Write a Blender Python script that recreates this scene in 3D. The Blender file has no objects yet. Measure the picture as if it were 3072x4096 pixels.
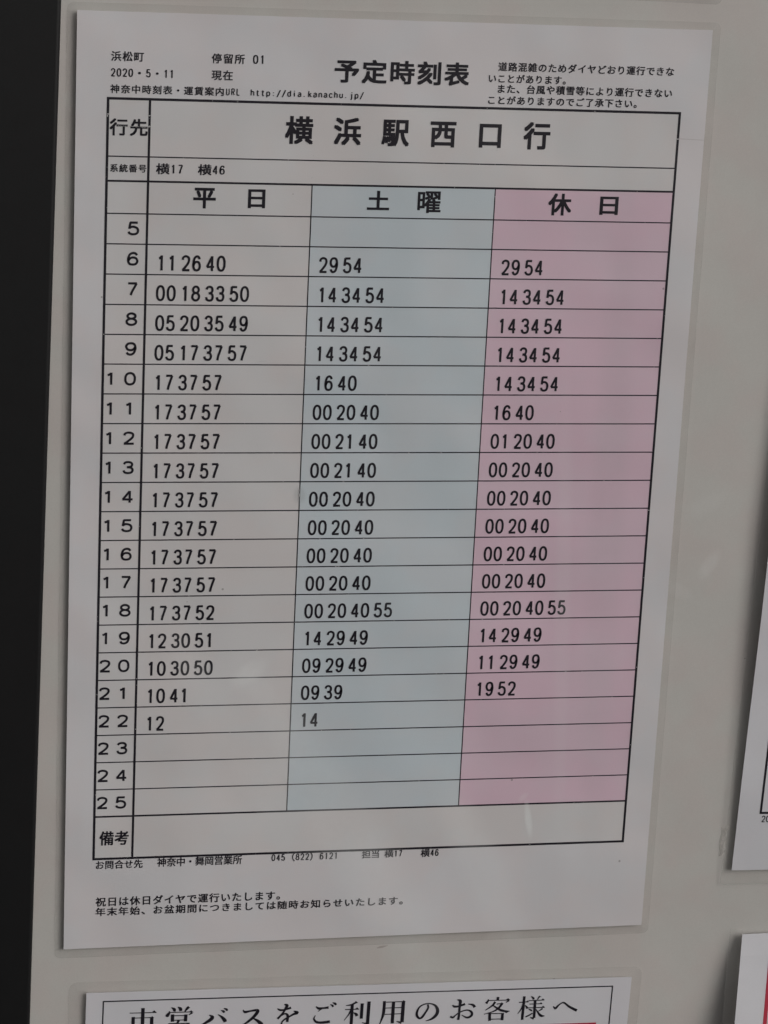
import bpy, math, random
from mathutils import Matrix, Vector

# ------------------------------------------------------------------ camera, world, sun, exposure
SC = bpy.context.scene
COL = SC.collection
cam_data = bpy.data.cameras.new('camera')
cam_data.sensor_fit = 'HORIZONTAL'
cam_data.sensor_width = 36.0
cam_data.lens = 10149.75 / 3072 * 36.0
cam_data.clip_start = 0.05
cam_data.clip_end = 200.0
cam = bpy.data.objects.new('camera', cam_data)
COL.objects.link(cam)
R = ((0.97946556, -0.04666989, -0.19613549),
     (-0.0078856, 0.96322615, -0.26857623),
     (0.20145725, 0.26460782, 0.94307883))          # rows: camera right, down, forward, as (right, down, into the board)
def axis(r, s): return Vector((r[0] * s, r[2] * s, -r[1] * s))
rx, uy, bz = axis(R[0], 1), axis(R[1], -1), axis(R[2], -1)
loc = Vector((-0.06758396, -0.81502777, 0.06367769))
cam.matrix_world = Matrix(((rx.x, uy.x, bz.x, loc.x), (rx.y, uy.y, bz.y, loc.y), (rx.z, uy.z, bz.z, loc.z), (0, 0, 0, 1)))
SC.camera = cam

SUN_DIR = Vector((0.62, -0.66, 0.42)).normalized()   # towards the light: from the right, in front, a little above
elev = math.asin(SUN_DIR.z)
azim = math.atan2(SUN_DIR.x, SUN_DIR.y)
world = bpy.data.worlds.new('World')
SC.world = world
world.use_nodes = True
wn = world.node_tree
sky = wn.nodes.new('ShaderNodeTexSky')
sky.sky_type = 'NISHITA'
sky.sun_disc = False
sky.sun_elevation = elev
sky.sun_rotation = azim
sky.dust_density = 4.0
hs = wn.nodes.new('ShaderNodeHueSaturation')         # an overcast sky is nearly grey
hs.inputs['Saturation'].default_value = 0.10
wn.links.new(sky.outputs[0], hs.inputs['Color'])
wn.links.new(hs.outputs[0], wn.nodes['Background'].inputs['Color'])
wn.nodes['Background'].inputs['Strength'].default_value = 0.09
sd = bpy.data.lights.new('sun', 'SUN')
sd.energy = 1.0
sd.angle = math.radians(34)
sd.color = (1.0, 0.955, 0.92)
sun = bpy.data.objects.new('sun', sd)
sun.rotation_euler = SUN_DIR.to_track_quat('Z', 'Y').to_euler()
COL.objects.link(sun)
SC.view_settings.view_transform = 'Standard'
SC.view_settings.look = 'None'
SC.view_settings.gamma = 1.0
SC.view_settings.exposure = -0.70

MM = 0.001
TH = -0.0014313                                      # the print sits a hair skew on its paper
GAP = 1.8                                            # the laminated sheets stand this far off the board (mm)
rnd = random.Random(7)
TEXTS = [
    ('浜松町', 'F', 11.02, 21.42, -12.47, -15.43, 0.01),
    ('停留所', 'F', 43.11, 53.79, -12.28, -15.25, 0.01),
    ('01', 'H', 56.43, 59.81, -12.35, -15.08, 0.0),
    ('2020・5・11', 'M', 10.97, 30.71, -17.85, -20.35, 0.0),
    ('現在', 'F', 43.2, 50.07, -17.55, -20.58, 0.01),
    ('神奈中時刻表・運賃案内URL', 'M', 10.91, 52.42, -22.95, -25.59, 0.01),
    ('http://dia.kanachu.jp/', 'H', 56.02, 93.16, -23.26, -25.76, 0),
    ('予定時刻表', 'F', 83.18, 127.99, -12.71, -20.38, 0.018),
    ('道路混雑のためダイヤどおり運行できな', 'F', 137.58, 197.68, -12.29, -15.07, 0.01),
    ('いことがあります。', 'F', 134.56, 159.27, -16.21, -18.82, 0.01),
    ('また、台風や積雪等により運行できない', 'F', 137.86, 197.59, -19.48, -22.24, 0.01),
    ('ことがありますのでご了承下さい。', 'F', 134.82, 184.08, -23.26, -25.94, 0.01),
    ('横浜駅西口行', 'W', 67.74, 156.63, -31.46, -40.56, 0.018),
    ('行先', 'F', 10.89, 23.13, -33.64, -39.12, 0.014),
    ('系統番号', 'F', 11.33, 23.01, -48.27, -50.74, 0.012),
    ('横17\u3000横46', 'M', 26.06, 48.46, -47.8, -51.16, 0.012),
    ('平', 'F', 38.44, 45.8, -55.34, -62.07, 0.016),
    ('日', 'F', 56.37, 62.03, -55.51, -61.7, 0.016),
    ('土', 'F', 95.9, 103.36, -55.2, -61.58, 0.016),
    ('曜', 'F', 112.86, 120.76, -55.04, -62.26, 0.012),
    ('休', 'F', 157.43, 165.52, -54.91, -62.33, 0.016),
    ('日', 'F', 175.35, 181.78, -55.68, -61.85, 0.016),
    ('備考', 'F', 12.17, 22.27, -278.56, -283.84, 0.012),
    ('お問合せ先', 'F', 11.11, 27.4, -289.27, -292.31, 0.008),
    ('神奈中・舞岡営業所', 'F', 32.44, 62.15, -288.98, -292.17, 0.008),
    ('045（822）6121', 'H', 72.62, 95.9, -288.81, -291.77, 0),
    ('担当 横17', 'M', 104.95, 119.5, -288.89, -291.62, 0.008),
    ('横46', 'M', 126.27, 132.76, -288.92, -291.92, 0.008),
    ('祝日は休日ダイヤで運行いたします。', 'F', 11.29, 74.4, -303.29, -306.57, 0.01),
    ('年末年始、お盆期間につきましては随時お知らせいたします。', 'F', 11.36, 118.78, -307.2, -310.24, 0.01),
]
MINCHO = [
    [('s', [(28.24, -346.25, 1.06), (28.18, -354.23, 1.06)]), ('s', [(23.55, -347.98, 0.24), (33.06, -348.22, 0.24)]), ('t', [(31.41, -348.16), (32.21, -347.3), (33.13, -348.23)]), ('s', [(24.87, -349.54, 1.01), (24.82, -355.47, 1.01)]), ('s', [(24.88, -349.98, 0.24), (31.45, -350.1, 0.24)]), ('s', [(31.45, -350.02, 1.01), (31.42, -355.83, 1.01)]), ('t', [(30.99, -350.25), (31.56, -349.51), (32.21, -350.14)]), ('s', [(28.18, -354.1, 1.06), (28.15, -357.2, 1.06)])],
    [('s', [(38.31, -346.59, 0.19), (39.39, -347.34, 0.91), (39.34, -348.19, 0.72)]), ('s', [(40.55, -346.45, 0.14), (41.51, -347.19, 1.01), (41.65, -348.1, 0.82)]), ('s', [(44.57, -346.58, 0.72), (43.99, -347.19, 0.82), (43.08, -348.44, 0.29)]), ('t', [(44.21, -346.48), (45.13, -347.12), (43.99, -347.19)]), ('s', [(37.89, -348.48, 0.24), (45.45, -348.61, 0.24)]), ('s', [(37.69, -347.9, 0.14), (37.61, -348.62, 0.62), (36.97, -349.61, 1.1)]), ('t', [(44.62, -348.59), (45.43, -347.99), (46.29, -348.91)]), ('s', [(45.81, -348.89, 0.72), (45.23, -349.32, 0.43), (44.53, -349.8, 0.14)]), ('s', [(38.8, -349.25, 1.01), (38.81, -352.14, 1.01)]), ('s', [(38.82, -349.81, 0.24), (43.59, -349.88, 0.24)]), ('s', [(43.58, -349.5, 1.01), (43.46, -352.2, 1.01)]), ('s', [(38.79, -351.57, 0.24), (43.45, -351.61, 0.24)]), ('s', [(41.04, -351.69, 0.82), (40.59, -352.83, 0.67)]), ('s', [(37.41, -352.84, 0.34), (44.98, -353.06, 0.34)]), ('s', [(37.88, -352.81, 0.96), (37.82, -357.21, 0.96)]), ('s', [(44.51, -353.16, 0.96), (44.46, -357.57, 0.96)]), ('s', [(37.93, -355.14, 0.24), (44.44, -355.36, 0.24)])],
    [('s', [(51.89, -350.19, 0.19), (53.05, -351.03, 1.06), (52.42, -352.03, 1.15), (50.79, -353.11, 0.82), (48.46, -354.67, 0.48), (47.06, -355.63, 0.19)]), ('s', [(55.02, -350.1, 0.14), (56.43, -351.21, 0.72), (57.42, -352.43, 1.15), (57.73, -353.22, 0.96)]), ('s', [(56.12, -348.55, 0.14), (56.96, -349.03, 0.72), (57.22, -349.56, 0.67)]), ('s', [(57.05, -347.82, 0.14), (58.01, -348.31, 0.72), (58.27, -348.89, 0.58)])],
    [('s', [(63.96, -348.8, 0.19), (64.7, -349.69, 0.82), (66.6, -349.4, 0.58), (68.75, -349.13, 0.77)]), ('s', [(68.74, -348.87, 0.34), (69.36, -349.55, 1.01), (68.11, -351.56, 0.96), (66.25, -353.28, 0.77), (63.69, -355.23, 0.53), (61.82, -356.43, 0.19)]), ('s', [(67.53, -352.18, 0.19), (69.12, -353.18, 0.82), (70.61, -354.56, 1.25), (70.88, -355.61, 1.2)])],
    [('s', [(76.4, -348.95, 0.24), (77.38, -349.58, 0.67), (78.82, -349.57, 0.53), (81.32, -348.87, 0.77)]), ('s', [(78.79, -347.44, 0.24), (79.84, -347.88, 0.96), (79.4, -349.03, 0.77), (78.28, -351.05, 0.62), (76.55, -353.0, 0.67)]), ('s', [(77.95, -351.82, 0.24), (79.24, -351.1, 0.48), (80.1, -351.67, 0.77), (80.26, -352.72, 0.82), (80.08, -354.41, 0.82)]), ('s', [(82.33, -350.22, 0.24), (83.68, -350.87, 1.01), (82.26, -351.52, 0.67), (80.38, -352.6, 0.53), (78.73, -353.68, 0.48), (78.06, -354.95, 0.48), (78.59, -356.29, 0.62), (82.47, -357.02, 0.72)])],
    [('s', [(90.4, -348.82, 0.19), (91.35, -349.65, 0.77), (93.28, -349.62, 0.62), (95.02, -349.5, 0.86)]), ('s', [(92.57, -349.84, 0.34), (91.16, -350.89, 0.14)]), ('s', [(90.3, -352.34, 0.14), (89.82, -353.62, 0.48), (90.59, -354.84, 0.72), (92.31, -355.32, 0.82), (95.69, -355.11, 0.91)]), ('s', [(95.59, -348.25, 0.14), (96.39, -348.82, 0.62), (96.61, -349.35, 0.58)]), ('s', [(96.34, -347.61, 0.14), (97.33, -348.08, 0.72), (97.64, -348.67, 0.53)])],
    [('t', [(104.78, -347.37), (105.79, -348.25), (104.58, -348.38)]), ('s', [(105.05, -348.01, 0.53), (103.27, -348.83, 0.48), (101.29, -349.07, 0.14)]), ('s', [(103.63, -348.72, 0.96), (103.55, -359.73, 0.96)]), ('s', [(101.04, -350.6, 0.26), (106.14, -350.73, 0.26)]), ('t', [(104.44, -350.7), (105.45, -349.99), (106.27, -350.77)]), ('s', [(103.24, -350.92, 0.48), (102.35, -352.84, 0.34), (100.86, -354.91, 0.1)]), ('s', [(104.01, -351.93, 0.14), (105.13, -352.59, 0.82), (105.53, -353.4, 0.91)]), ('s', [(107.26, -348.51, 0.96), (107.17, -354.53, 0.96)]), ('t', [(107.51, -348.55), (108.12, -348.69), (107.53, -349.18)]), ('s', [(109.78, -347.86, 1.01), (109.55, -357.68, 1.01)]), ('t', [(109.91, -347.86), (110.52, -348.03), (109.82, -348.64)]), ('s', [(107.48, -356.05, 0.14), (108.72, -356.46, 0.48), (109.7, -356.64, 0.86)])],
    [('s', [(115.4, -348.01, 0.91), (115.41, -350.9, 0.91), (115.17, -353.51, 0.82), (114.22, -356.62, 0.29), (113.78, -357.65, 0.1)]), ('s', [(118.79, -348.58, 1.01), (118.71, -356.99, 1.01)]), ('s', [(122.45, -348.38, 1.1), (122.31, -356.78, 1.1)]), ('s', [(120.2, -356.28, 0.14), (121.19, -356.59, 0.48), (122.07, -356.98, 0.86)]), ('s', [(115.66, -348.47, 0.24), (122.26, -348.55, 0.24)]), ('s', [(115.77, -350.79, 0.24), (121.77, -350.89, 0.24)]), ('s', [(115.77, -353.28, 0.24), (121.77, -353.33, 0.24)]), ('t', [(121.83, -348.61), (122.43, -347.98), (123.3, -348.68)])],
    [('s', [(131.47, -350.15, 0.48), (131.74, -351.48, 0.58), (130.85, -353.28, 0.62), (129.71, -355.07, 0.72), (128.75, -355.54, 0.67), (127.85, -354.7, 0.77), (127.64, -353.11, 0.72), (128.52, -351.05, 0.48), (130.43, -349.97, 0.38), (132.39, -349.88, 0.38), (134.41, -350.83, 0.67), (135.3, -352.72, 1.01), (134.85, -354.55, 1.01), (133.21, -356.04, 0.67), (131.03, -356.72, 0.14)])],
    [('s', [(140.71, -350.88, 0.25), (141.57, -351.55, 0.76), (143.19, -351.46, 0.57), (145.43, -350.7, 0.76)]), ('s', [(142.39, -348.88, 0.19), (143.56, -349.39, 0.95), (143.46, -351.65, 0.76), (143.38, -354.78, 0.7), (143.17, -356.93, 0.82)]), ('s', [(140.15, -355.37, 0.63), (141.15, -355.88, 0.63), (142.24, -354.89, 0.38), (144.29, -353.6, 0.38), (146.55, -353.2, 0.44), (148.07, -354.15, 0.7), (147.99, -355.54, 0.76), (146.39, -356.16, 0.63), (144.37, -355.04, 0.16)]), ('s', [(146.57, -350.76, 0.19), (148.39, -351.21, 0.7), (149.11, -352.22, 0.95)])],
    [('s', [(157.66, -348.54, 0.82), (157.54, -349.86, 0.82)]), ('s', [(154.03, -349.75, 0.25), (161.42, -349.96, 0.25)]), ('s', [(154.07, -349.23, 0.16), (153.94, -349.92, 0.51), (153.28, -350.93, 0.89)]), ('t', [(160.43, -349.94), (161.44, -349.22), (162.4, -349.97)]), ('s', [(161.92, -350.09, 0.57), (160.72, -350.86, 0.16)]), ('s', [(156.69, -350.41, 0.7), (155.63, -351.93, 0.51), (153.12, -353.65, 0.16)]), ('s', [(157.24, -351.35, 0.25), (159.2, -351.2, 0.25)]), ('s', [(159.45, -351.01, 0.82), (158.0, -353.1, 0.57), (155.78, -354.38, 0.38), (152.71, -355.16, 0.16)]), ('s', [(155.78, -351.59, 0.19), (157.67, -353.08, 0.63), (159.87, -354.17, 0.76), (162.35, -354.44, 0.19)]), ('t', [(159.03, -353.85), (162.35, -354.37), (161.08, -355.18)]), ('s', [(154.89, -354.86, 0.82), (155.01, -357.91, 0.82)]), ('s', [(154.9, -355.03, 0.25), (159.93, -355.23, 0.25)]), ('s', [(159.76, -355.01, 0.82), (159.67, -357.91, 0.82)]), ('s', [(155.04, -357.31, 0.25), (159.74, -357.39, 0.25)])],
    [('s', [(167.52, -348.77, 0.82), (167.26, -358.2, 0.82)]), ('s', [(165.6, -351.11, 0.28), (169.22, -351.05, 0.28)]), ('t', [(168.13, -351.03), (168.85, -350.51), (169.38, -351.06)]), ('s', [(167.29, -351.83, 0.44), (166.6, -353.89, 0.32), (165.45, -355.65, 0.13)]), ('s', [(167.98, -352.39, 0.19), (168.69, -353.13, 0.57), (168.8, -353.8, 0.51)]), ('s', [(170.07, -348.9, 0.16), (170.93, -349.57, 0.63), (171.04, -350.2, 0.57)]), ('s', [(173.37, -348.92, 0.51), (172.92, -349.67, 0.38), (172.47, -350.42, 0.16)]), ('t', [(173.03, -348.8), (174.05, -349.24), (173.23, -349.41)]), ('s', [(169.19, -350.6, 0.25), (175.13, -350.62, 0.25)]), ('t', [(173.97, -350.56), (174.59, -349.96), (175.36, -350.6)]), ('s', [(169.61, -351.98, 0.25), (174.4, -352.06, 0.25)]), ('t', [(173.4, -352.04), (173.96, -351.47), (174.59, -352.07)]), ('s', [(169.04, -353.49, 0.25), (175.49, -353.58, 0.25)]), ('t', [(174.3, -353.56), (174.85, -352.92), (175.55, -353.59)]), ('s', [(171.72, -350.48, 0.82), (171.72, -357.67, 0.82)]), ('s', [(170.27, -357.24, 0.16), (170.96, -357.7, 0.51), (171.63, -357.84, 0.7)]), ('s', [(169.4, -353.97, 0.19), (170.43, -354.51, 0.57), (170.45, -354.86, 0.44)]), ('s', [(171.0, -355.7, 0.32), (169.73, -356.51, 0.44), (168.45, -357.07, 0.38)]), ('s', [(174.69, -353.96, 0.51), (173.9, -354.62, 0.32), (172.94, -355.1, 0.16)]), ('s', [(172.22, -354.19, 0.19), (173.32, -355.82, 0.57), (174.38, -356.93, 0.82), (175.65, -357.0, 0.16)])],
    [('s', [(178.78, -353.3, 0.19), (179.57, -354.22, 0.76), (181.06, -352.71, 0.44), (182.67, -352.09, 0.51), (184.78, -353.78, 0.7), (187.82, -355.52, 0.89)])],
]

# ------------------------------------------------------------------ materials
# painted reflections, sheen bands and a few scuffs on the glossy faces: centre x, z (mm), half length, half width (mm), tilt (deg), strength
SHEEN_AND_SCUFFS = [(164.6, -279.5, 7.8, 1.5, 100, 0.45), (162.2, -270.8, 2.6, 1.3, 40, 0.14), (62.3, -221.8, 9, 4.2, 35, 0.18), (66, -228, 16, 5, -55, 0.05),
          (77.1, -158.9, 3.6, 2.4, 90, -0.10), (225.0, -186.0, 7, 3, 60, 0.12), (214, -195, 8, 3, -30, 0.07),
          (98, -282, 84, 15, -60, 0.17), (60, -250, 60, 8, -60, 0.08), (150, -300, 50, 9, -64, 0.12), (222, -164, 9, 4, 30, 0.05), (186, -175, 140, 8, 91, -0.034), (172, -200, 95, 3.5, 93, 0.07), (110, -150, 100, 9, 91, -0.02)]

def material(name, color, rough=0.45, coat=0.35, coat_rough=0.12, mottle=0.03, fleck=0.5, wear=True, tint=(1.02, 0.985, 0.985), spec=0.5, ripple=0.0042):  # wear: dust specks and ripple, plus the painted reflections and scuffs
    m = bpy.data.materials.new(name)
    m.use_nodes = True
    nt = m.node_tree
    N, L = nt.nodes, nt.links
    b = N['Principled BSDF']
    b.inputs['Roughness'].default_value = rough
    b.inputs['Coat Weight'].default_value = coat
    b.inputs['Coat Roughness'].default_value = coat_rough
    b.inputs['Specular IOR Level'].default_value = spec
    geo = N.new('ShaderNodeNewGeometry')
    pos = geo.outputs['Position']
    def math_(op, a, c=None, clamp=False):
        n = N.new('ShaderNodeMath'); n.operation = op; n.use_clamp = clamp
        for i, v in enumerate((a, c)):
            if v is None: continue
            if isinstance(v, (int, float)): n.inputs[i].default_value = v
            else: L.new(v, n.inputs[i])
        return n.outputs[0]
    def noise(scale, detail=3, rough_=0.55):
        n = N.new('ShaderNodeTexNoise'); n.inputs['Scale'].default_value = scale
        n.inputs['Detail'].default_value = detail; n.inputs['Roughness'].default_value = rough_
        L.new(pos, n.inputs['Vector']); return n.outputs['Fac']
    def mix(a, c, f, blend='MIX'):
        n = N.new('ShaderNodeMix'); n.data_type = 'RGBA'; n.blend_type = blend
        for s, v in ((6, a), (7, c)):
            if isinstance(v, tuple): n.inputs[s].default_value = (*v, 1) if len(v) == 3 else v
            else: L.new(v, n.inputs[s])
        if isinstance(f, (int, float)): n.inputs[0].default_value = f
        else: L.new(f, n.inputs[0])
        return n.outputs[2]
    # slow, faint unevenness of hue and value, and a fine grain
    slow = N.new('ShaderNodeMapRange'); slow.interpolation_type = 'SMOOTHSTEP'
    slow.inputs['From Min'].default_value = 0.38; slow.inputs['From Max'].default_value = 0.62
    L.new(noise(42, 3), slow.inputs['Value'])
    c2 = tuple(min(1, color[i] * tint[i]) for i in range(3))
    col = mix(color, c2, slow.outputs[0])
    grain = math_('MULTIPLY', math_('SUBTRACT', noise(2600, 2, 0.6), 0.5), mottle * 3.0)
    mid = math_('MULTIPLY', math_('SUBTRACT', noise(140, 4, 0.6), 0.5), mottle)
    val = math_('ADD', math_('ADD', grain, mid), 1.0)
    hsv = N.new('ShaderNodeHueSaturation'); L.new(val, hsv.inputs['Value']); L.new(col, hsv.inputs['Color'])
    col = hsv.outputs[0]
    if wear:  # dust specks and ripple, with reflections painted into the colour
        # dust specks
        vo = N.new('ShaderNodeTexVoronoi'); vo.inputs['Scale'].default_value = 95; vo.inputs['Randomness'].default_value = 1
        L.new(pos, vo.inputs['Vector'])
        sep = N.new('ShaderNodeSeparateColor'); L.new(vo.outputs['Color'], sep.inputs[0])
        size = math_('MULTIPLY', math_('POWER', sep.outputs[0], 3.0), 0.044)
        hit = math_('LESS_THAN', vo.outputs['Distance'], size)
        hit = math_('MULTIPLY', hit, math_('LESS_THAN', sep.outputs[1], 0.55))
        col = mix(col, (0.16, 0.13, 0.12), math_('MULTIPLY', hit, fleck))
        # painted reflections and smudges: milky for sheen, grey for dark bands and a rub
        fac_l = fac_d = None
        for (cx, cz, a, w, ang, s) in SHEEN_AND_SCUFFS:
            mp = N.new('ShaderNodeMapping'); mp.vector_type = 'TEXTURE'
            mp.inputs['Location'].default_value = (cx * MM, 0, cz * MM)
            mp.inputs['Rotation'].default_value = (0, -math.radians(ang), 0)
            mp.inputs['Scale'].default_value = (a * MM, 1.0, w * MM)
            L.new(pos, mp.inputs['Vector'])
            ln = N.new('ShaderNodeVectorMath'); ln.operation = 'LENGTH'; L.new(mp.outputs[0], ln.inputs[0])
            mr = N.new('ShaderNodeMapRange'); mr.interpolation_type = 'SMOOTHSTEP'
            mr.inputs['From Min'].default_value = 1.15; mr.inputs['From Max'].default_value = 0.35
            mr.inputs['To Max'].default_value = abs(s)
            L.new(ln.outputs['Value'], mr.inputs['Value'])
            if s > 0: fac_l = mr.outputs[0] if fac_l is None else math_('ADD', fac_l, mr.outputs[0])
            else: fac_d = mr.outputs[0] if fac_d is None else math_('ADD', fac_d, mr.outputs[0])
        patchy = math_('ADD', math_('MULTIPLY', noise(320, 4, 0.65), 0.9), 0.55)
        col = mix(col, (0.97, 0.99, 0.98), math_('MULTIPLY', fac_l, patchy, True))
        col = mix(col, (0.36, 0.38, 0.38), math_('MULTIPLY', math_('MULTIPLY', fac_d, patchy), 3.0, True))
        # the film is not dead flat: its gloss wavers
        bp = N.new('ShaderNodeBump'); bp.inputs['Strength'].default_value = 0.25; bp.inputs['Distance'].default_value = 0.0008
        L.new(noise(38, 2), bp.inputs['Height']); L.new(bp.outputs[0], b.inputs['Coat Normal'])
        b2 = N.new('ShaderNodeBump'); b2.inputs['Strength'].default_value = 1.0; b2.inputs['Distance'].default_value = ripple
        L.new(noise(16, 2, 0.4), b2.inputs['Height']); L.new(b2.outputs[0], b.inputs['Normal'])
        cr = math_('ADD', math_('MULTIPLY', noise(60, 4), 0.18), coat_rough)
        L.new(cr, b.inputs['Coat Roughness'])
    L.new(col, b.inputs['Base Color'])
    return m

def film_material(name, amount=0.16, color=(0.53, 0.515, 0.48)):
    m = bpy.data.materials.new(name); m.use_nodes = True
    nt = m.node_tree; N, L = nt.nodes, nt.links
    b = N['Principled BSDF']
    b.inputs['Base Color'].default_value = (*color, 1)
    b.inputs['Roughness'].default_value = 0.22
    tr = N.new('ShaderNodeBsdfTransparent')
    mx = N.new('ShaderNodeMixShader')
    geo = N.new('ShaderNodeNewGeometry')
    nz = N.new('ShaderNodeTexNoise'); nz.inputs['Scale'].default_value = 90; nz.inputs['Detail'].default_value = 4
    L.new(geo.outputs['Position'], nz.inputs['Vector'])
    mr = N.new('ShaderNodeMapRange'); mr.inputs['From Min'].default_value = 0.3; mr.inputs['From Max'].default_value = 0.7
    mr.inputs['To Min'].default_value = amount * 0.75; mr.inputs['To Max'].default_value = amount * 1.25
    L.new(nz.outputs['Fac'], mr.inputs['Value']); L.new(mr.outputs[0], mx.inputs[0])
    L.new(tr.outputs[0], mx.inputs[1]); L.new(b.outputs[0], mx.inputs[2])
    L.new(mx.outputs[0], N['Material Output'].inputs['Surface'])
    return m

M = {
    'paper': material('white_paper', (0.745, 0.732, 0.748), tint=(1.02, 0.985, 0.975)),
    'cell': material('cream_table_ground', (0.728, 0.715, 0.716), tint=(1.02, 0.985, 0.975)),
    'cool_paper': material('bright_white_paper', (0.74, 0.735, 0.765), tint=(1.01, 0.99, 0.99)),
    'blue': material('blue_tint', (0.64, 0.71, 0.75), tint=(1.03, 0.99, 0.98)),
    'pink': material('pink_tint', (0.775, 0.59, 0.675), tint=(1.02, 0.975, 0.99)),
    'ink': material('black_ink', (0.014, 0.012, 0.019), mottle=0.05, fleck=0.0, tint=(1.1, 1, 1.0), coat=0.2, spec=0.35),
    'red': material('red_print', (0.50, 0.012, 0.045), mottle=0.05),
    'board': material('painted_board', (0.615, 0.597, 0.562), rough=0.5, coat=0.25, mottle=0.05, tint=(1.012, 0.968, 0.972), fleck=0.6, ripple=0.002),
    'frame': material('black_frame_paint', (0.012, 0.012, 0.0125), rough=0.42, coat=0.0, mottle=0.3, wear=False, spec=0.35),
    'wear': material('worn_print', (0.55, 0.54, 0.54), wear=False),
    'dirt': material('dirt_smudge', (0.45, 0.41, 0.385), wear=False, mottle=0.1),
    'film': film_material('clear_laminate', 0.12),
    'bright_edge': film_material('lifted_cut_edge', 0.75, (0.95, 0.95, 0.93)),
    'film_edge': film_material('laminate_cut_edge', 0.2, (0.85, 0.85, 0.83)),
    'glue': film_material('dried_adhesive', 0.25, (0.85, 0.80, 0.76)),
}

# ------------------------------------------------------------------ helpers (all lengths in mm, board = the XZ plane)
def link(name, verts, faces, mat, parent=None, smooth=False):
    me = bpy.data.meshes.new(name)
    me.from_pydata([(x * MM, y * MM, z * MM) for x, y, z in verts], [], faces)
    me.materials.append(mat)
    if smooth:
        for p in me.polygons: p.use_smooth = True
    me.update()
    o = bpy.data.objects.new(name, me)
    COL.objects.link(o)
    if parent: 
        o.parent = parent
        o.location = Vector((0, 0, 0)) - world_loc(parent)
    return o

def world_loc(o):
    v = Vector(o.location)
    while o.parent:
        o = o.parent; v += Vector(o.location)
    return v

def tag(o, label=None, cat=None, group=None, kind=None):
    if label: o['label'] = label
    if cat: o['category'] = cat
    if group: o['group'] = group
    if kind: o['kind'] = kind
    return o

def empty(name, x, y, z):
    o = bpy.data.objects.new(name, None)
    o.empty_display_size = 0.02
    o.location = (x * MM, y * MM, z * MM)
    COL.objects.link(o)
    return o

def skew(x, z):
    c, s = math.cos(TH), math.sin(TH)
    return c * x - s * z, s * x + c * z

class Sheet:
    """Turns flat sheet coordinates plus a height above the paper into board space, following the sheet's bend."""
    def __init__(self, lift=None, sk=False):
        self.lift = lift or (lambda x, z: 0.0); self.sk = sk
    def p(self, x, z, h=0.0):
        if self.sk: x, z = skew(x, z)
        return (x, -self.lift(x, z) - h, z)

class Tilt(Sheet):
    def __init__(self, o, ang, lift=None): super().__init__(lift); self.o, self.a = o, math.radians(ang)
    def p(self, x, z, h=0.0):
        c, s = math.cos(self.a), math.sin(self.a); dx, dz = x - self.o[0], z - self.o[1]
        x, z = self.o[0] + c * dx - s * dz, self.o[1] + s * dx + c * dz
        return (x, -self.lift(x, z) - h, z)

def grid(sheet, x0, x1, z0, z1, nx, nz, h=0.0):
    V, F = [], []
    for j in range(nz + 1):
        for i in range(nx + 1):
            V.append(sheet.p(x0 + (x1 - x0) * i / nx, z0 + (z1 - z0) * j / nz, h))
    for j in range(nz):
        for i in range(nx):
            a = j * (nx + 1) + i
            F.append((a, a + 1, a + nx + 2, a + nx + 1))
    return V, F

def paper(sheet, x0, x1, zt, zb, nx, nz, mat, parent, thick=0.35):
    V, F = grid(sheet, x0, x1, zt, zb, nx, nz)
    n = len(V)
    V += [(x, y + thick, z) for x, y, z in V]
    F = [f[::-1] for f in F] + [tuple(i + n for i in f) for f in F]
    ring = [i for i in range(nx + 1)] + [(j + 1) * (nx + 1) - 1 for j in range(1, nz + 1)] + \
           [nz * (nx + 1) + i for i in range(nx - 1, -1, -1)] + [j * (nx + 1) for j in range(nz - 1, 0, -1)]
    for k in range(len(ring)):
        a, b = ring[k], ring[(k + 1) % len(ring)]
        F.append((a, b, b + n, a + n))
    return link('paper', V, F, mat, parent)

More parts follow.
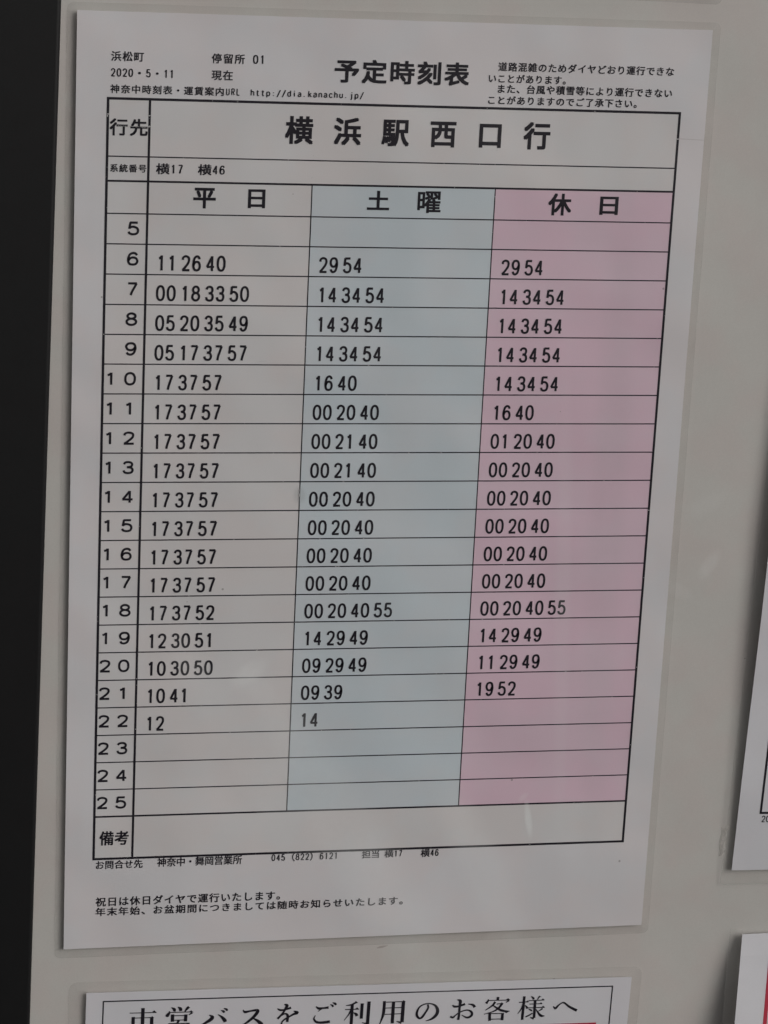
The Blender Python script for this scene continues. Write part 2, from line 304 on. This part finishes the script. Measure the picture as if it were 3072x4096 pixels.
def laminate(sheet, x0, x1, zt, zb, margins, parent, r=4.0, n=40, edge='film_edge'):
    """The clear margin round the paper: it leaves the paper's edge and settles back on the board; rounded corners."""
    ml, mr_, mt, mb = margins
    ox0, ox1, ozt, ozb = x0 - ml, x1 + mr_, zt + mt, zb - mb
    outer, inner = [], []
    def seg(a, b, k): return [(a[0] + (b[0] - a[0]) * t / k, a[1] + (b[1] - a[1]) * t / k) for t in range(k)]
    def arc(cx, cz, a0, a1, k=6):
        return [(cx + r * math.cos(math.radians(a0 + (a1 - a0) * t / k)), cz + r * math.sin(math.radians(a0 + (a1 - a0) * t / k))) for t in range(k)]
    outer += seg((ox0 + r, ozt), (ox1 - r, ozt), n) + arc(ox1 - r, ozt - r, 90, 0)
    outer += seg((ox1, ozt - r), (ox1, ozb + r), n) + arc(ox1 - r, ozb + r, 0, -90)
    outer += seg((ox1 - r, ozb), (ox0 + r, ozb), n) + arc(ox0 + r, ozb + r, -90, -180)
    outer += seg((ox0, ozb + r), (ox0, ozt - r), n) + arc(ox0 + r, ozt - r, 180, 90)
    V, F = [], []
    K = len(outer)
    for (x, z) in outer:
        ix, iz = min(max(x, x0), x1), min(max(z, zb), zt)
        V.append(sheet.p(ix, iz, -0.17))
    for f in (0.5, 1.0):
        for (x, z) in outer:
            ix, iz = min(max(x, x0), x1), min(max(z, zb), zt)
            X, Z = ix + (x - ix) * f, iz + (z - iz) * f
            l = sheet.lift(X, Z)
            y = -l * (1 - 0.25 * f) + 0.17 + (GAP - 0.45) * (f ** 1.5) * (1.0 if l < 0.3 else 0.6)
            q = sheet.p(X, Z)
            V.append((q[0], y, q[2]))
    for ring in (0, 1):
        for k in range(K):
            a, b = ring * K + k, ring * K + (k + 1) % K
            F.append((a, b, b + K, a + K))
    o = link('laminate_film', V, F, M['film'], parent, True)
    # the cut edge of the film, a hair thick, paler than the film
    V2, F2 = [], []
    for k in range(K):
        x, y, z = V[2 * K + k]
        V2 += [(x, y, z), (x, y + 0.22, z)]
    for k in range(K):
        a, b = 2 * k, 2 * ((k + 1) % K)
        F2.append((a, b, b + 1, a + 1))
    link('film_edge', V2, F2, M[edge], o)
    return o

class Ink:
    """Collects printed shapes; every stroke lies a few microns above the one before so that none share a plane."""
    def __init__(self, sheet, h=0.10): self.V, self.F, self.sheet, self.h, self.k = [], [], sheet, h, 0
    def layer(self): self.k += 1; return self.h + 0.003 * (self.k % 14)
    def poly(self, pts, faces=None, h=None):
        h = self.layer() if h is None else h
        n = len(self.V)
        self.V += [self.sheet.p(x, z, h) for x, z in pts]
        for f in (faces or [tuple(range(len(pts)))]): self.F.append(tuple(i + n for i in f))
    def line(self, a, b, w, k=1):
        dx, dz = b[0] - a[0], b[1] - a[1]; l = math.hypot(dx, dz); nx, nz = -dz / l * w / 2, dx / l * w / 2
        pts, fs = [], []
        for i in range(k + 1):
            t = i / k; x, z = a[0] + dx * t, a[1] + dz * t
            pts += [(x + nx, z + nz), (x - nx, z - nz)]
        for i in range(k): fs.append((2 * i, 2 * i + 1, 2 * i + 3, 2 * i + 2))
        self.poly(pts, fs)
    def build(self, name, mat, parent): return link(name, self.V, self.F, mat, parent)

def catmull(P, n=5, closed=False):
    out, m = [], len(P)
    for i in range(m if closed else m - 1):
        p = [P[(i + d) % m] if closed else P[min(max(i + d, 0), m - 1)] for d in (-1, 0, 1, 2)]
        for k in range(n):
            t = k / n
            out.append(tuple(0.5 * (2 * b + (c - a) * t + (2 * a - 5 * b + 4 * c - d) * t * t + (3 * b - a - 3 * c + d) * t ** 3)
                             for a, b, c, d in zip(*p)))
    out.append(P[0] if closed else P[-1])
    return out

def ribbon(P, closed=False):
    """P: (x, z, width). Returns outline points and quads."""
    pts, fs, n = [], [], len(P)
    for i in range(n):
        a, b = P[max(i - 1, 0)], P[min(i + 1, n - 1)]
        if closed and i in (0, n - 1): a, b = P[n - 2], P[1]
        dx, dz = b[0] - a[0], b[1] - a[1]; l = math.hypot(dx, dz) or 1e-6
        x, z, w = P[i]
        pts += [(x - dz / l * w / 2, z + dx / l * w / 2), (x + dz / l * w / 2, z - dx / l * w / 2)]
    for i in range(n - 1): fs.append((2 * i, 2 * i + 1, 2 * i + 3, 2 * i + 2))
    return pts, fs

# gothic digits and letters as pen strokes in a unit box (x 0..1, z 0..1); 's' smooth, 'c' closed smooth, 'l' straight
el = lambda cx, cz, rx_, rz_: ('c', [(cx + rx_ * math.sin(a * math.pi / 6), cz + rz_ * math.cos(a * math.pi / 6)) for a in range(12)])
PEN = {
    '0': [('c', [(.5, 1), (.80, .93), (.97, .72), (1, .5), (.97, .28), (.80, .07), (.5, 0), (.20, .07), (.03, .28), (0, .5), (.03, .72), (.20, .93)])],
    '1': [('s', [(.16, .82), (.36, .86), (.52, .97)]), ('l', [(.56, 1.04), (.56, -.04)])],
    '2': [('s', [(.03, .74), (.12, .92), (.48, 1), (.86, .92), (.96, .74), (.84, .52), (.42, .22), (.03, .01)]), ('l', [(-.03, 0), (1.04, 0)])],
    '3': [('s', [(.04, .80), (.18, .95), (.48, 1), (.80, .94), (.92, .77), (.78, .58), (.36, .53)]), ('s', [(.36, .53), (.82, .48), (.98, .27), (.84, .06), (.46, 0), (.13, .07), (0, .25)])],
    '4': [('l', [(.74, -.04), (.74, 1.03)]), ('l', [(.72, 1), (.0, .26)]), ('l', [(-.04, .26), (1.05, .26)])],
    '5': [('l', [(.94, 1), (.13, 1)]), ('l', [(.18, 1.03), (.07, .46)]), ('s', [(.07, .52), (.28, .63), (.56, .64), (.88, .53), (.99, .31), (.85, .07), (.46, 0), (.12, .07), (0, .22)])],
    '6': [('s', [(.93, .80), (.80, .95), (.52, 1), (.20, .88), (.03, .55), (.03, .28), (.18, .06), (.5, 0), (.84, .07), (.98, .30), (.84, .54), (.52, .61), (.22, .54), (.05, .34)])],
    '7': [('l', [(.07, 1), (1.0, 1)]), ('s', [(.97, 1), (.72, .62), (.50, .28), (.36, -.03)])],
    '8': [el(.5, .77, .42, .23), el(.5, .27, .50, .27)],
    '9': [('s', [(.07, .20), (.20, .05), (.48, 0), (.80, .12), (.97, .45), (.97, .72), (.82, .94), (.5, 1), (.16, .93), (.02, .70), (.16, .46), (.48, .39), (.78, .46), (.95, .66)])],
    'h': [('l', [(.05, 0), (.05, 1)]), ('s', [(.05, .5), (.4, .68), (.8, .62), (.92, .45), (.92, 0)])],
    't': [('s', [(.4, .9), (.4, .15), (.55, 0), (.85, .03)]), ('l', [(.08, .66), (.85, .66)])],
    'p': [('l', [(.05, .68), (.05, -.27)]), ('c', [(.5, .68), (.85, .58), (.95, .34), (.85, .1), (.5, 0), (.15, .1), (.05, .34), (.15, .58)])],
    'd': [('l', [(.95, 1), (.95, 0)]), ('c', [(.5, .68), (.85, .58), (.95, .34), (.85, .1), (.5, 0), (.15, .1), (.05, .34), (.15, .58)])],
    'a': [('s', [(.1, .56), (.3, .67), (.65, .67), (.88, .52), (.88, 0)]), ('s', [(.88, .4), (.4, .38), (.08, .26), (.08, .1), (.3, 0), (.6, .02), (.88, .16)])],
    'i': [('l', [(.5, .68), (.5, 0)]), ('l', [(.5, .98), (.5, .86)])],
    'j': [('s', [(.6, .68), (.6, 0), (.5, -.2), (.2, -.25)]), ('l', [(.6, .98), (.6, .86)])],
    'k': [('l', [(.08, 0), (.08, 1)]), ('l', [(.85, .68), (.1, .24)]), ('l', [(.38, .40), (.92, 0)])],
    'n': [('l', [(.05, 0), (.05, .68)]), ('s', [(.05, .5), (.4, .68), (.8, .62), (.92, .45), (.92, 0)])],
    'u': [('l', [(.93, 0), (.93, .68)]), ('s', [(.08, .68), (.08, .2), (.2, .04), (.55, 0), (.93, .18)])],
    'c': [('s', [(.9, .54), (.7, .66), (.45, .68), (.15, .56), (.05, .34), (.15, .1), (.45, 0), (.7, .02), (.9, .14)])],
    ':': [('l', [(.5, .62), (.5, .50)]), ('l', [(.5, .14), (.5, .02)])],
    '.': [('l', [(.3, .12), (.3, 0)])],
    '/': [('l', [(.0, -.15), (1, 1.05)])],
    'U': [('s', [(.04, 1), (.04, .3), (.15, .06), (.5, 0), (.85, .06), (.96, .3), (.96, 1)])],
    'R': [('l', [(.06, 0), (.06, 1)]), ('s', [(.06, 1), (.6, 1), (.92, .9), (.92, .62), (.6, .52), (.06, .52)]), ('l', [(.5, .52), (.96, 0)])],
    'L': [('l', [(.08, 1.03), (.08, 0)]), ('l', [(.04, 0), (.98, 0)])],
}
def pen_glyph(ch, x, z, w, h, sw, n=5):
    """Stroke glyph with its ink inside the box (x, z, w, h); stroke width sw. Returns [(points, faces)]."""
    out = []
    X = lambda u: x + sw / 2 + u * (w - sw)
    Z = lambda v: z + sw / 2 + v * (h - sw)
    for kind, pts in PEN[ch]:
        P = [(X(u), Z(v), sw) for u, v in pts]
        if kind != 'l': P = catmull(P, n, kind == 'c')
        out.append(ribbon(P, kind == 'c'))
    return out

# Japanese glyphs from Blender's own built-in font
_cache = {}
def font_glyph(ch):
    if ch not in _cache:
        cu = bpy.data.curves.new('glyph', 'FONT'); cu.body = ch; cu.size = 1; cu.dimensions = '2D'; cu.fill_mode = 'BOTH'; cu.resolution_u = 3
        ob = bpy.data.objects.new('glyph', cu)
        me = ob.to_mesh()
        _cache[ch] = ([(v.co.x, v.co.y) for v in me.vertices], [tuple(p.vertices) for p in me.polygons])
        ob.to_mesh_clear(); bpy.data.objects.remove(ob); bpy.data.curves.remove(cu)
    return _cache[ch]

def text(sheet, s, mode, x0, x1, zt, zb, emb, parent, name='printed_text'):
    shapes, cur, keep = [], 0.0, []
    sw = 0.112
    emb = emb * 0.95 + 0.009 if emb else 0.012
    starts = []
    for ch in s:
        half = mode in ('H', 'M') and ord(ch) < 0x2000
        if mode == 'H' and ch in '（）': half = False
        adv = 0.5 if half else 1.0
        if ch not in ' 　':
            if half and ch in PEN:
                w = 0.40 if ch != '1' else 0.40
                g = [(p, f) for p, f in pen_glyph(ch, cur + 0.05, -0.02, w, 0.80, sw, 4)]
            else:
                v, f = font_glyph(ch)
                offs = [(0, 0)] if emb == 0 else [(0, 0), (emb, emb), (-emb, emb), (emb, -emb), (-emb, -emb)]
                g = [([(cur + x + dx, z + dz) for x, z in v], f) for dx, dz in offs]
            shapes += g; starts += [cur] * len(g)
            if ch not in '。、': keep += [p for pts, _ in g for p in pts]
        cur += adv
    ax, bx_ = min(p[0] for p in keep), max(p[0] for p in keep)
    az, bz_ = min(p[1] for p in keep), max(p[1] for p in keep)
    extra = (x1 - x0) * (bz_ - az) / (zt - zb) - (bx_ - ax)
    last = max(starts[i] for i in range(len(shapes)) if any(p[0] > bx_ - 0.6 for p in shapes[i][0]) and starts[i] < bx_)
    extra *= 1.0 if mode == 'W' else 0.38 if not any(48 <= ord(c) < 58 for c in s) else 0.0
    if mode != 'H' and extra > 0 and last > 0:       # letter-space the line instead of stretching its characters
        shapes = [([(x + extra * st / last, z) for x, z in pts], f) for (pts, f), st in zip(shapes, starts)]
        bx_ += extra
    if zt - zb < 4: zt, zb = zt + 0.03 * (zt - zb), zb - 0.03 * (zt - zb)
    ink = Ink(sheet)
    for pts, fs in shapes:
        ink.poly([(x0 + (x - ax) / (bx_ - ax) * (x1 - x0), zb + (z - az) / (bz_ - az) * (zt - zb)) for x, z in pts], fs)
    return ink.build(name, M['ink'], parent)

# ------------------------------------------------------------------ the board and its black frame
board = empty('notice_board', 100, 8, -360)
tag(board, 'off-white painted notice board with a black frame post along its left edge', 'notice board')
V = []
for y in (GAP, GAP + 3.0):
    V += [(-40, y, 330), (520, y, 330), (520, y, -760), (-40, y, -760)]
link('panel', V, [(0, 3, 2, 1), (4, 5, 6, 7), (0, 1, 5, 4), (1, 2, 6, 5), (2, 3, 7, 6), (3, 0, 4, 7)], M['board'], board)
# frame post: rounded aluminium profile, a degree out of true with the sheets
prof = [(-90, GAP + 6), (-90, -2.6), (-89, -3.4)] + [(-1.4 + 1.4 * math.sin(math.radians(a)), -2.0 - 1.4 * math.cos(math.radians(a))) for a in range(0, 91, 15)] + [(0, GAP + 6)]
V, F = [], []
zs = (330, -760)
for z in zs:
    ex = -5.15 + (z - 3) * 6.4 / 353
    V += [(ex + px, py, z) for px, py in prof]
n = len(prof)
for k in range(n): F.append((k, (k + 1) % n, (k + 1) % n + n, k + n))
F += [tuple(range(n)), tuple(range(2 * n - 1, n - 1, -1))]
link('frame_post', V, F, M['frame'], board)

# ------------------------------------------------------------------ the bus timetable
S1 = Sheet(sk=True)
PL = Sheet()
tt = empty('bus_timetable', 105, 0, -322)
tag(tt, 'large laminated white bus timetable with blue and pink columns, in the middle of the board', 'timetable')
pap = paper(PL, 0, 210, 0, -322.4, 2, 2, M['paper'], tt)
laminate(PL, 0, 210, 0, -322.4, (3.0, 3.2, 2.4, 4.0), tt, r=2.2)
CX = [10.29, 23.66, 77.35, 139.01, 200.84]
RZ = [-27.32, -45.75, -53.66, -64.18, -74.09, -84.01, -94, -103.94, -113.86, -123.88, -133.93, -143.98, -154.04, -164.09, -174.09,
      -184.03, -193.9, -203.78, -213.63, -223.52, -233.38, -243.36, -253.27, -263.23, -273.2, -288.84]
def rect(name, x0, x1, zt, zb, mat, parent, h, sheet=S1):
    i = Ink(sheet, h); i.k = -1
    i.poly([(x0, zt), (x0, zb), (x1, zb), (x1, zt)])
    return i.build(name, mat, parent)
rect('table_ground', CX[0], CX[4], RZ[0], RZ[-1], M['cell'], pap, 0.015)
rect('blue_column', CX[2], CX[3], RZ[2], RZ[24], M['blue'], pap, 0.03)
rect('pink_column', CX[3], CX[4], RZ[2], RZ[24], M['pink'], pap, 0.03)
def hline(z, w, x0=CX[0], x1=CX[4]):
    i = Ink(S1, 0.05); i.k = 0; i.line((x0, z), (x1, z), w); i.build('rule_line', M['ink'], pap)
def vline(x, w, z0=RZ[0], z1=RZ[-1]):
    i = Ink(S1, 0.06); i.k = 1; i.line((x, z0), (x, z1), w); i.build('rule_line', M['ink'], pap)
b = Ink(S1, 0.07); W = 0.82
b.line((CX[0] - W / 2, RZ[0]), (CX[4] + W / 2, RZ[0]), W); b.line((CX[0] - W / 2, RZ[-1]), (CX[4] + W / 2, RZ[-1]), W)
b.line((CX[0], RZ[0]), (CX[0], RZ[-1]), W); b.line((CX[4], RZ[0]), (CX[4], RZ[-1]), W)
b.build('table_border', M['ink'], pap)
for k in range(1, 25): hline(RZ[k], {2: 0.66, 24: 0.64}.get(k, 0.41))
vline(CX[1], 0.78)
vline(CX[2], 0.37, RZ[2], RZ[24]); vline(CX[3], 0.37, RZ[2], RZ[24])
for t in TEXTS:
    if -289.5 < t[4] < -288: t = (*t[:4], t[4] - .28, t[5] - .28, t[6])
    text(S1, *t, pap, 'heading_text' if t[4] - t[5] > 5 else 'printed_text')

WEEK = {6: '11 26 40', 7: '00 18 33 50', 8: '05 20 35 49', 9: '05 17 37 57', 10: '17 37 57', 11: '17 37 57', 12: '17 37 57', 13: '17 37 57',
        14: '17 37 57', 15: '17 37 57', 16: '17 37 57', 17: '17 37 57', 18: '17 37 52', 19: '12 30 51', 20: '10 30 50', 21: '10 41', 22: '12'}
SAT = {6: '29 54', 7: '14 34 54', 8: '14 34 54', 9: '14 34 54', 10: '16 40', 11: '00 20 40', 12: '00 21 40', 13: '00 21 40', 14: '00 20 40',
       15: '00 20 40', 16: '00 20 40', 17: '00 20 40', 18: '00 20 40 55', 19: '14 29 49', 20: '09 29 49', 21: '09 39', 22: '14'}
HOL = {6: '29 54', 7: '14 34 54', 8: '14 34 54', 9: '14 34 54', 10: '14 34 54', 11: '16 40', 12: '01 20 40', 13: '00 20 40', 14: '00 20 40',
       15: '00 20 40', 16: '00 20 40', 17: '00 20 40', 18: '00 20 40 55', 19: '14 29 49', 20: '11 29 49', 21: '19 52'}
def digits(s, x, z, pitch, w, h, sw, gap, name):
    ink = Ink(S1)
    for ch in s:
        if ch == ' ': x += gap; continue
        for pts, fs in pen_glyph(ch, x, z, w, h, sw): ink.poly(pts, fs)
        x += pitch
    ink.build(name, M['ink'], pap)
for hour in range(5, 26):
    base = RZ[hour - 1]
    s = str(hour)
    if len(s) == 2: digits(s, 10.95, base + 2.85, 6.38, 3.85, 4.55, 0.76, 0, 'hour_number')
    else: digits(s, 17.33, base + 2.85, 6.38, 3.85, 4.55, 0.76, 0, 'hour_number')
    for tab, cx in ((WEEK, 27.08), (SAT, 80.66), (HOL, 142.63)):
        if hour in tab: digits(tab[hour], cx, base + 1.22, 3.52, 2.96, 5.36, 0.76, 1.03, 'departure_minutes')

# worn flecks where the laminate was creased and the print rubbed
wr = Ink(S1, 0.16)
def fleck(x, z, w, h):
    k = 7
    pts = [(x + w / 2 * math.cos(2 * math.pi * i / k) * rnd.uniform(.6, 1.2), z + h / 2 * math.sin(2 * math.pi * i / k) * rnd.uniform(.6, 1.2)) for i in range(k)]
    wr.poly(pts)
for (x, z, w, h) in ((10.28, -32.3, .9, .5), (10.2, -32.9, .4, .9), (23.6, -32.5, .9, .5), (23.65, -36.0, .9, .55), (200.8, -35.9, .9, .5), (200.8, -164.8, .9, .35),
                     (77.1, -157.0, .4, .8), (77.2, -158.6, .4, 1.5), (77.1, -160.1, .35, .5), (40, -213.7, .5, .15), (10.3, -103.9, .5, .4)): fleck(x, z, w, h)
for k in range(26):
    fleck(13.2 + k * 0.40 + rnd.uniform(-.15, .15), -35.95 - k * .014 + rnd.uniform(-.12, .12), rnd.uniform(.15, .55), rnd.uniform(.06, .2))
for k in range(90):
    j = rnd.randrange(0, 26); fleck(rnd.uniform(24, 200), RZ[j] + rnd.uniform(-.1, .1), rnd.uniform(.2, .9), rnd.uniform(.08, .22))
for k in range(30):
    j = rnd.choice(CX); fleck(j + rnd.uniform(-.3, .3), rnd.uniform(-280, -30), rnd.uniform(.1, .3), rnd.uniform(.2, .6))
for k in range(14):
    fleck(62 + k * .33 + rnd.uniform(-.1, .1), -112.6 + rnd.uniform(-.1, .1), .3, .12) if k < 8 else fleck(91 + (k - 8) * .4, -162.6 + rnd.uniform(-.05, .05), .4, .12)
tag(wr.build('worn_flecks', M['wear'], pap), kind='stuff')
cr = Ink(PL, 0.02); cr.line((201.3, -36.1), (210, -36.4), 0.28); cr.build('crease_shading', material('crease_shade_tone', (0.63, 0.61, 0.61)), pap)  # crease drawn flat, its shading and dirt painted as a darker line

# ------------------------------------------------------------------ the passenger notice below
n1 = empty('passenger_notice', 108, 0, -470)
tag(n1, 'white laminated passenger notice in brush-style lettering over a red band, directly below the timetable', 'notice')
T2 = Tilt((8.23, -339.56), -1.03)
W2 = 199.7
p2 = paper(T2, 8.23, 8.23 + W2, -339.56, -470, 2, 2, M['cool_paper'], n1)
laminate(T2, 8.23, 8.23 + W2, -339.56, -470, (6.0, 4.2, 3.4, 4), n1, r=3.0)
bx = Ink(T2, 0.05)
L2, R2, TZ = 14.28, 200.9, -342.95
bx.line((L2 - .17, TZ), (R2 + .17, TZ), 0.48); bx.line((L2, TZ), (L2, -465), 0.48); bx.line((R2, TZ), (R2, -465), 0.48); bx.line((L2 - .17, -465), (R2 + .17, -465), 0.36)
bx.build('notice_border', M['ink'], p2)
rect('red_band', 19.5, 195.9, -357.4, -372, M['red'], p2, 0.04, T2)
for ch in MINCHO:
    ch = [(k, [(p[0], p[1], p[2] * 1.08 + 0.09) for p in P] if k == 's' else P) for k, P in ch]
    ink = Ink(PL, 0.10)
    for kind, pts in ch:
        if kind == 't': ink.poly(pts)
        elif len(pts) == 2: ink.poly(*ribbon(pts))
        else:
            P = [(a, c, max(0.12, w)) for a, c, w in catmull(pts, 5)]
            ink.poly(*ribbon(P))
            if P[-1][2] > 1.2:      # a round end to the brush stroke
                x, z, w = P[-1]; ink.poly([(x + w / 2 * math.cos(a * math.pi / 6), z + w / 2 * math.sin(a * math.pi / 6)) for a in range(12)])
    ink.build('heading_character', M['ink'], p2)

# ------------------------------------------------------------------ the sheet at the right edge, its upper part curling off the board
def lift_r(x, z):
    return 0.3 + 2.6 * math.exp(-0.5 * ((z + 185) / 48.0) ** 2)
S3 = Tilt((242.8, -302), -1.05, lift_r)
n2 = empty('second_timetable', 340, 0, -302)
tag(n2, 'white laminated timetable cut off by the right edge, its black table corner above small digits', 'timetable')
p3 = paper(S3, 242.7, 452.7, 8, -302.0, 6, 36, M['cool_paper'], n2)
laminate(S3, 242.7, 452.7, 8, -302.0, (3.4, 3.4, 3.0, 6.1), n2, r=1.2, edge='bright_edge')
b3 = Ink(S3, 0.06)
b3.line((251.35, -20), (251.35, -279.9), 0.85, 40); b3.line((250.95, -279.5), (440, -279.5), 0.85, 8)
b3.build('table_border', M['ink'], p3)
i3 = Ink(S3)
xx = 251.9
for ch in '2020':
    for pts, fs in pen_glyph(ch, xx, -283.15, 1.45, 2.6, 0.34): i3.poly(pts, fs)
    xx += 1.75
i3.build('printed_text', M['ink'], p3)

# ------------------------------------------------------------------ red bordered notice, lower right, standing off the board
def lift_l(x, z):
    return 1.2 + 7.0 * min(max((-328 - z) / 36, 0), 1.8) ** 0.8
S4 = Sheet(lift_l)
n3 = empty('red_bordered_notice', 340, -2, -520)
tag(n3, 'white notice with a red border, bulging off the board at the bottom right corner', 'notice')
# the left edge leans inward as it bulges
class Lean(Sheet):
    def p(self, x, z, h=0.0):
        l = self.lift(x, z); return (x - 0.36 * (l - 1.2) + 0.2, -l - h, z + 0.45 * (l - 1.2) * 0.3)
S4 = Lean(lift_l)
p4 = paper(S4, 248.6, 400, -327.4, -520, 4, 24, M['cool_paper'], n3)
ed = Ink(S4, 0.05)
ed.line((260.35, -336.5), (260.35, -515), 1.55, 30); ed.line((259.6, -337.2), (392, -337.2), 1.55, 2)
ed.line((262.2, -338.5), (262.2, -515), 1.2, 30); ed.line((261.6, -339.1), (392, -339.1), 1.2, 2)
ed.build('red_border', M['red'], p4)
V = []; F = []
for j in range(25):
    z = -325.6 - j * (196.0 / 24)
    for k, (dx, dy) in enumerate(((0, 0.15), (-2.2, 0.5), (-4.3, 1.2))):
        q = S4.p(248.6, min(z, -327.4)); V.append((q[0] + dx, q[1] + dy, q[2] if z < -327.4 else z))
for j in range(24):
    for k in range(2): a = j * 3 + k; F.append((a, a + 1, a + 4, a + 3))
fo = link('laminate_film', V, F, M['film'], n3, True)
V2 = []; F2 = []
for j in range(25): x, y, z = V[j * 3 + 2]; V2 += [(x, y, z), (x - .12, y + .1, z)]
for j in range(24): F2.append((2 * j, 2 * j + 1, 2 * j + 3, 2 * j + 2))
link('film_edge', V2, F2, M['film_edge'], fo)

# ------------------------------------------------------------------ sheet above, of which only the clear lower margin shows
n4 = empty('upper_notice', 110, 0, 12)
tag(n4, 'laminated sheet above the timetable, only its clear lower margin showing at the top', 'notice')
T5 = Tilt((212.5, 8.4), -0.9)
p5 = paper(T5, 15, 209.5, 220, 12.2, 2, 2, M['cool_paper'], n4)
laminate(T5, 15, 209.5, 220, 12.2, (3.5, 3.2, 3.0, 3.9), n4, r=2.0)

# ------------------------------------------------------------------ dried adhesive and a dirt mark on the board
V, F = [], []
rows, cols = 12, 5
for j in range(rows + 1):
    for i in range(cols + 1):
        t = j / rows
        x = 238.0 + 0.2 * math.sin(t * 9) + i / cols * (2.9 - 1.3 * t + 0.5 * math.sin(t * 17)) + rnd.uniform(-.12, .12)
        z = -285.6 - 11.6 * t + rnd.uniform(-.25, .25) + 0.4 * i / cols
        edge = i in (0, cols) or j in (0, rows)
        V.append((x, GAP - 0.05 - (0 if edge else rnd.uniform(.15, 1.0)), z))
for j in range(rows):
    for i in range(cols):
        a = j * (cols + 1) + i; F.append((a, a + 1, a + cols + 2, a + cols + 1))
tag(link('adhesive_residue', V, F, M['glue']), 'small crumpled scrap of dried clear adhesive on the board beside the right-hand timetable', 'adhesive')
V = []
for i in range(18):
    a = 2 * math.pi * i / 18; r = rnd.uniform(.75, 1.15)
    V.append((113.9 + 1.9 * math.cos(a) * r, GAP - 0.05, -327.5 + 0.10 * math.cos(a) * r * 3 + 0.42 * math.sin(a) * r))
tag(link('dirt_mark', V, [tuple(range(17, -1, -1))], M['dirt']), 'small brown dirt mark on the bare board between timetable and lower notice', 'dirt mark')
